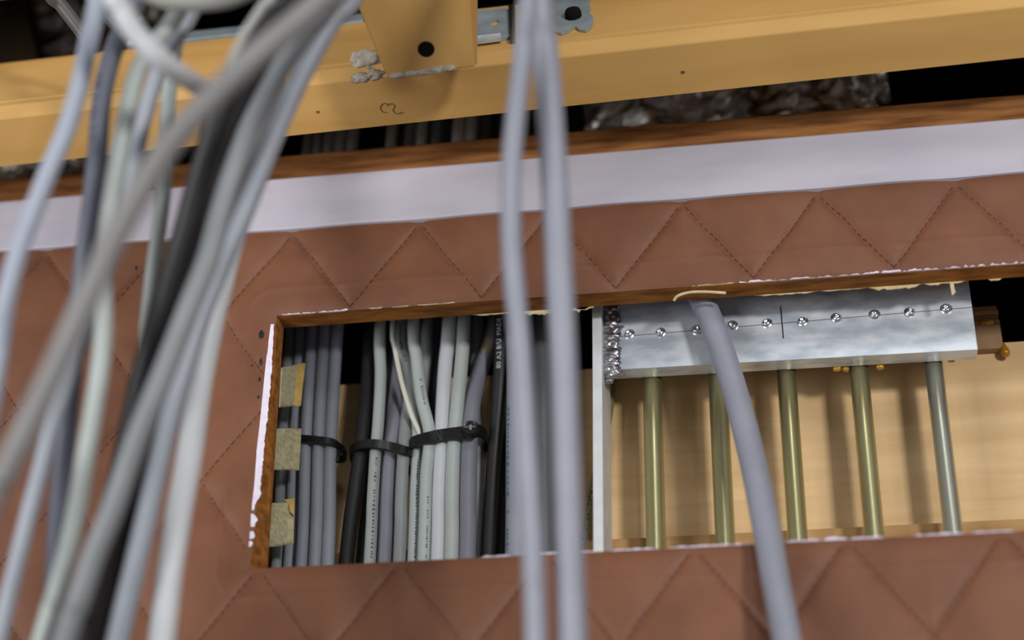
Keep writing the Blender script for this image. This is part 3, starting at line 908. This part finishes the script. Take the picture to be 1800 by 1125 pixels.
cavity_cable('black_cable', 'black cable at the left edge of the cable with blue print', [(900, 570), (897, 640), (893, 740), (888, 840), (884, 985)], .056, 25, 'jk_black')
o, pth, r = cavity_cable('grey_cable', 'blue-grey cable with blue print behind the blurred grey pair', [(908, 560), (909, 660), (908, 780), (907, 985)], .036, 38, 'jk_steel')
add_print(o, pth, r, 'print_marks', 'print_blue', 0.0030, (972, 700), 0.0022, 0.0018, 12)
cavity_cable('grey_cable', 'dull grey cable between and behind the blurred grey pair', [(952, 575), (953, 660), (955, 780), (957, 985)], .046, 44, 'jk_dark')
o, pth, r = cavity_cable('olive_wire', 'olive green printed wire slanting behind the upright aluminium plate', [(1080, 640), (1074, 690), (1062, 770), (1046, 850), (1032, 930), (1024, 990)], .0615, 17, 'olive_wire', up=0.06)
add_print(o, pth, r, 'print_marks', 'print_olive', 0.0, (965, 830), 0.0016, 0.0022, 15)

# ================================================================== ZIP TIES
def band(name, pts, width, thick, material, parent, wdir=(0, 0, 1)):
    P = [Vector(p) for p in spline(list(pts) + [pts[0]], 5)[:-1]]
    n = len(P)
    cen = sum(P, Vector()) / n
    V, F = [], []
    for i in range(n):
        t = (P[(i + 1) % n] - P[i - 1]).normalized()
        w = Vector(wdir); w = (w - t * w.dot(t)).normalized()
        nn = t.cross(w)
        if nn.dot(P[i] - cen) < 0:
            nn = -nn
        a, b = w * width / 2, nn * thick
        V += [P[i] - a, P[i] + a, P[i] + a * 0.9 + b, P[i] - a * 0.9 + b]
    for i in range(n):
        j = (i + 1) % n
        for q in range(4):
            q2 = (q + 1) % 4
            F.append((i * 4 + q, i * 4 + q2, j * 4 + q2, j * 4 + q))
    return mesh_obj(name, V, F, material, parent)
def tie(label, front, back_y, width_px, head=None, tail=None):
    """front: (px,py,Y) from left to right across the bundle"""
    F_ = [PL(px, py, y) for px, py, y in front]
    w = width_px * dist_of(F_[0]) / FPX
    l, r_ = F_[0], F_[-1]
    ym = (front[0][2] + back_y) / 2
    loop = F_ + [np.array([r_[0] + 0.0012, ym, r_[2]]), np.array([r_[0] - 0.001, back_y, r_[2]]), np.array([(l[0] + r_[0]) / 2, back_y + 0.001, (l[2] + r_[2]) / 2]),
                 np.array([l[0] + 0.001, back_y, l[2]]), np.array([l[0] - 0.0012, ym, l[2]])]
    root = empty('cable_tie', (l + r_) / 2)
    tag(root, label, 'cable tie', 'black zip ties round the cables in the cut-out')
    band('strap', loop, w, 0.0010, 'black_nylon', root)
    return root
t1r = tie('short black zip tie round the left bundle beside the tapes', [(492, 773, .0385), (510, 770, .0365), (538, 772, .0348), (560, 774, .0338), (581, 777, .0345), (594, 785, .040)], 0.052, 14)
vv, ff = tube_vf(spline([PL(591, 783, .041), PL(595, 794, .040), PL(594, 806, .039), PL(590, 812, .039)], 4), 0.0009, 8)
mesh_obj('tail', vv, ff, 'black_nylon', t1r, smooth=True)
tie('thin black zip tie round the black and grey cables in the middle', [(618, 791, .043), (634, 783, .0388), (660, 781, .0376), (688, 786, .0394), (709, 792, .0385), (722, 797, .044)], 0.060, 18)
t3 = tie('broad black zip tie with a round head round the pale cables', [(724, 780, .042), (734, 775, .0408), (757, 769, .0352), (777, 765, .0368), (799, 762, .0358), (825, 759, .0362), (844, 758, .044)], 0.060, 23)
c = Vector(PL(828, 757, .0355))
r = 0.0041
ax_, az_ = Vector((1, 0, 0)), Vector((0, 0, 1))
V, F = [], []
hp = [(1.0, 0.0), (1.0, 0.0020), (0.88, 0.0028), (0.70, 0.0024), (0.0, 0.0022)]
for q, h in hp[:-1]:
    for i in range(24):
        a = 2 * math.pi * i / 24
        V.append(c + Vector((math.cos(a) * r * q, -h, math.sin(a) * r * q)))
for q in range(3):
    for i in range(24):
        F.append((q * 24 + i, q * 24 + (i + 1) % 24, q * 24 + 24 + (i + 1) % 24, q * 24 + 24 + i))
F.append(tuple(72 + i for i in range(24)))
hd = mesh_obj('round_head', V, F, 'black_nylon', t3, smooth=False)
v_, f_ = box_vf((c.x - 0.0026, c.y - 0.0031, c.z - 0.0002), (c.x + 0.0026, c.y - 0.0023, c.z + 0.0009))
mesh_obj('slot_bar', v_, f_, 'jk_dark', hd)
v_, f_ = box_vf((c.x - 0.0002, c.y - 0.0034, c.z - 0.0013), (c.x + 0.0009, c.y - 0.0023, c.z + 0.0012))
mesh_obj('slot_bar', v_, f_, 'jk_grey', hd)

# ================================================================== MASKING TAPES
def tape(label, quad, seed, flap=None):
    """quad px: top-left, top-right, bottom-right, bottom-left; left edge sticks to the back of the board, right edge lies on the cables"""
    nu, nv = 12, 14
    V, F = [], []
    for side in (0, 1):
        for j in range(nv + 1):
            for i in range(nu + 1):
                u, t = i / nu, j / nv
                l = np.array(quad[0]) * (1 - t) + np.array(quad[3]) * t
                r_ = np.array(quad[1]) * (1 - t) + np.array(quad[2]) * t
                q = l * (1 - u) + r_ * u
                if j in (0, nv):
                    q = q + np.array([0, 1.2 * wobble(i * 1.7, seed)])
                y = PT + 0.0008 + 0.0175 * min(1, u * 1.25) ** 0.8 + 0.0010 * wobble(u * 4 + t * 3, seed + 1) + side * 0.0003
                V.append(PL(q[0], q[1], y))
    m = (nu + 1) * (nv + 1)
    for j in range(nv):
        for i in range(nu):
            a = j * (nu + 1) + i
            F += [(a, a + 1, a + nu + 2, a + nu + 1), (m + a, m + a + nu + 1, m + a + nu + 2, m + a + 1)]
    for i in range(nu):
        a, b = i, nv * (nu + 1) + i
        F += [(a, m + a, m + a + 1, a + 1), (b, b + 1, m + b + 1, m + b)]
    for j in range(nv):
        a, b = j * (nu + 1), j * (nu + 1) + nu
        F += [(a, a + nu + 1, m + a + nu + 1, m + a), (b, m + b, m + b + nu + 1, b + nu + 1)]
    o = mesh_obj('masking_tape', V, F, 'masking_tape', smooth=True)
    tag(o, label, 'tape', 'strips of masking tape')
    if flap:
        n = len(flap)
        A = [PL(px, py, PT + 0.0165) for px, py in flap]
        B = [PL(px, py, PT + 0.0170) for px, py in flap]
        F = [tuple(range(n)), tuple(range(2 * n - 1, n - 1, -1))] + [(i, (i + 1) % n, (i + 1) % n + n, i + n) for i in range(n)]
        f = mesh_obj('folded_flap', A + B, F, 'masking_tape_gold', o)
        f['label'] = 'darker golden folded-over end'
    return o
tape('upper masking tape with a golden folded end, at the left of the cut-out', [(494, 646), (536, 638), (529, 713), (490, 716)], 1.0, [(524, 640), (537, 638), (528, 714), (513, 713)])
tape('plain middle masking tape beside the short zip tie', [(484, 753), (530, 753), (526, 827), (480, 826)], 4.0)
tape('lowest masking tape with a folded golden corner', [(474, 885), (518, 882), (516, 956), (468, 963)], 7.0, [(499, 878), (518, 876), (517, 906), (510, 900), (508, 888)])

# ================================================================== LOOSE CABLES IN FRONT
def loose(name, label, pts, w, material, group=None, up=0.06, down=0.12):
    P = [PD(px, py, d) for px, py, d in pts]
    r = w / 2 * np.mean([d for _, _, d in pts]) / FPX
    if up:
        d = P[0] - P[1]; d = d / np.linalg.norm(d) * 0.5 + np.array([0, 0, 0.5]); P = [P[0] + d * up] + P
    if down:
        d = P[-1] - P[-2]; d = d / np.linalg.norm(d) * 0.8 + np.array([0, 0, -0.2]); P = P + [P[-1] + d * down]
    return cable(name, label, P, r, material, group, n=20, per=8)
GL = 'loose cables hanging in front of the panel on the left'
loose('grey_cable', 'pale blue-grey cable, leftmost of the blurred hanging cables', [(174, -10, .655), (156, 75, .65), (140, 150, .645), (116, 230, .64), (86, 300, .635), (55, 380, .63), (31, 445, .625), (12, 520, .62), (0, 600, .62), (-12, 680, .615)], 34, 'jk_blue', GL)
o, pth = loose('grey_cable', 'dark slate cable with dark print second from left at the top', [(232, 20, .70), (205, 75, .695), (188, 130, .69), (177, 190, .685), (172, 260, .68), (162, 350, .675), (150, 440, .67), (141, 520, .67), (128, 640, .67), (116, 760, .67), (106, 860, .67), (99, 960, .67), (96, 1045, .67), (92, 1140, .67)], 35, 'jk_darkblue', GL)
add_print(o, pth, 35 / 2 * 0.679 / FPX, 'print_marks', 'print_navy', 0.0008, (255, 130), 0.0030, 0.0024, 21)
loose('grey_cable', 'pale green-grey cable weaving behind the thick diagonal cable on the left', [(318, 10, .675), (266, 85, .67), (241, 130, .665), (223, 200, .66), (206, 290, .655), (193, 370, .65), (184, 440, .648), (181, 500, .645), (182, 570, .64), (177, 640, .635), (165, 720, .63), (151, 800, .625), (137, 880, .627), (120, 960, .627), (98, 1045, .627), (72, 1130, .627)], 33, 'jk_palegreen', GL)
loose('grey_cable', 'blue-grey cable that reappears at the far lower left', [(340, 15, .695), (292, 90, .69), (270, 150, .688), (250, 220, .685), (234, 290, .68), (219, 360, .675), (200, 430, .67), (170, 530, .66), (128, 640, .655), (92, 745, .65), (70, 830, .645), (49, 910, .64), (27, 1000, .635), (-6, 1140, .63)], 30, 'jk_steel', GL)
loose('grey_cable', 'slim grey-green cable dropping straight beside the black cables', [(336, 5, .705), (312, 65, .705), (301, 130, .70), (294, 200, .70), (292, 260, .70), (288, 330, .70), (280, 400, .70), (270, 470, .70), (262, 540, .70), (254, 620, .708), (240, 720, .71), (228, 820, .71), (206, 920, .705), (180, 1020, .70), (150, 1130, .695)], 27, 'jk_green', GL)
loose('grey_cable', 'light grey cable looping right from the top edge and passing behind the diagonal', [(196, -30, .615), (212, 15, .615), (238, 58, .617), (282, 104, .622), (316, 130, .636), (346, 149, .668), (372, 161, .702), (398, 172, .722), (432, 190, .727), (460, 225, .728), (461, 275, .728), (440, 335, .728), (418, 395, .726), (399, 460, .722), (374, 560, .716), (349, 700, .706), (318, 900, .69), (288, 1110, .68)], 35, 'jk_white', GL, up=0.05)
loose('grey_cable', 'thick taupe diagonal cable crossing in front of all the others', [(610, -45, .585), (560, 5, .582), (482, 70, .578), (420, 125, .575), (360, 185, .572), (302, 250, .57), (256, 320, .568), (217, 390, .566), (186, 450, .564), (150, 530, .56), (108, 625, .557), (60, 725, .553), (10, 830, .55), (-40, 930, .548)], 47, 'jk_taupe', GL)
loose('grey_cable', 'thin pale cable along the left side of the black pair at top', [(484, -20, .642), (466, 5, .642), (447, 33, .642), (428, 63, .642), (408, 102, .642), (394, 143, .643), (376, 172, .648), (346, 204, .642), (302, 254, .632), (256, 323, .62), (217, 393, .605), (186, 453, .596), (150, 533, .588), (108, 628, .584), (60, 728, .58), (10, 833, .577), (-40, 933, .575)], 17, 'jk_beige', GL)
loose('black_cable', 'left blurred black cable of the hanging pair', [(528, -25, .66), (484, 18, .66), (446, 68, .66), (420, 115, .66), (400, 165, .66), (374, 240, .66), (350, 320, .66), (325, 410, .66), (298, 500, .66), (274, 580, .66), (252, 660, .66), (234, 740, .66), (217, 820, .66), (198, 900, .66), (176, 990, .658), (150, 1080, .655), (138, 1140, .655)], 46, 'jk_black', GL)
loose('black_cable', 'right blurred black cable of the hanging pair', [(560, -20, .685), (515, 35, .685), (470, 95, .685), (430, 170, .685), (400, 240, .685), (382, 320, .685), (350, 410, .685), (326, 490, .685), (304, 570, .685), (284, 650, .685), (265, 730, .68), (250, 800, .677), (235, 880, .674), (212, 960, .672), (186, 1050, .672), (164, 1140, .672)], 44, 'jk_black', GL, down=0.03)
loose('grey_cable', 'grey cable hugging the right side of the black pair then crossing it low', [(588, -10, .645), (540, 50, .648), (501, 108, .65), (470, 165, .65), (436, 235, .648), (408, 310, .645), (385, 385, .64), (365, 460, .635), (331, 545, .63), (294, 640, .625), (261, 720, .62), (231, 800, .617), (196, 900, .613), (163, 980, .61), (136, 1060, .607), (108, 1140, .605)], 40, 'jk_grey', GL)
loose('grey_cable', 'grey cable at the right of the upper bundle, pale blue lower down', [(628, -15, .70), (586, 35, .695), (545, 105, .69), (510, 175, .685), (482, 240, .68), (452, 315, .675), (424, 385, .67), (398, 445, .667), (373, 505, .665), (348, 570, .66), (326, 640, .655), (305, 710, .65), (283, 800, .645), (260, 900, .64), (237, 1000, .635), (204, 1140, .63)], 37, 'jk_steel', GL)
loose('grey_cable', 'near-white thick cable, rightmost of the left hanging bundle', [(446, 300, .70), (424, 370, .697), (407, 425, .693), (397, 462, .69), (387, 505, .687), (373, 560, .684), (357, 640, .68), (347, 700, .675), (333, 800, .665), (315, 900, .655), (299, 1000, .645), (284, 1125, .635)], 45, 'jk_white', GL, up=0.06)
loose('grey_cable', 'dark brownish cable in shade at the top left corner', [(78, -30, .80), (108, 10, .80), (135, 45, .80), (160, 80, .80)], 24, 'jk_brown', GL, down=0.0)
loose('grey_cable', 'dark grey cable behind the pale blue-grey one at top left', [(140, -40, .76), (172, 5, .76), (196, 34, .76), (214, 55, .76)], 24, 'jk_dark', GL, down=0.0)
loose('cable_coil', 'bottom of a thick beige cable loop at the top left edge', [(240, -110, .66), (244, -60, .66), (272, -18, .66), (330, -6, .66), (400, -12, .66), (448, -40, .66), (470, -100, .66)], 52, 'jk_beige', up=0.01, down=0.01)
GC = 'blurred grey pair hanging at the centre'
loose('grey_cable', 'left slimmer cable of the blurred grey pair hanging at the centre', [(928, -10, .645), (921, 80, .645), (909, 180, .643), (899, 290, .64), (898, 400, .636), (904, 500, .632), (914, 600, .626), (921, 700, .62), (927, 800, .614), (933, 900, .608), (938, 1000, .602), (942, 1135, .595)], 37, 'jk_lavender', GC)
loose('grey_cable', 'right thicker cable of the blurred grey pair hanging at the centre', [(946, -10, .662), (957, 80, .66), (966, 180, .655), (974, 300, .65), (980, 420, .642), (985, 520, .637), (990, 650, .63), (995, 800, .62), (1000, 950, .61), (1006, 1135, .60)], 50, 'jk_lavender', GC)
# --- single cable coming out of the cut-out on the right
PR = [(1205, 460, .0195), (1226, 512, .0195), (1246, 555, .0185), (1272, 625, .0165), (1295, 700, .0125), (1316, 780, .006), (1334, 860, -.002), (1350, 945, -.0095), (1366, 1035, -.0165), (1384, 1130, -.022)]
P = [PL(*p) for p in PR]
P = [P[0] + np.array([-0.004, 0.0005, 0.06])] + P
d = P[-1] - P[-2]
P.append(P[-1] + d / np.linalg.norm(d) * 0.08)
cable('grey_cable', 'single lavender-grey cable emerging over the aluminium bar and down the panel', P, 0.0056, 'jk_lavender', n=24)
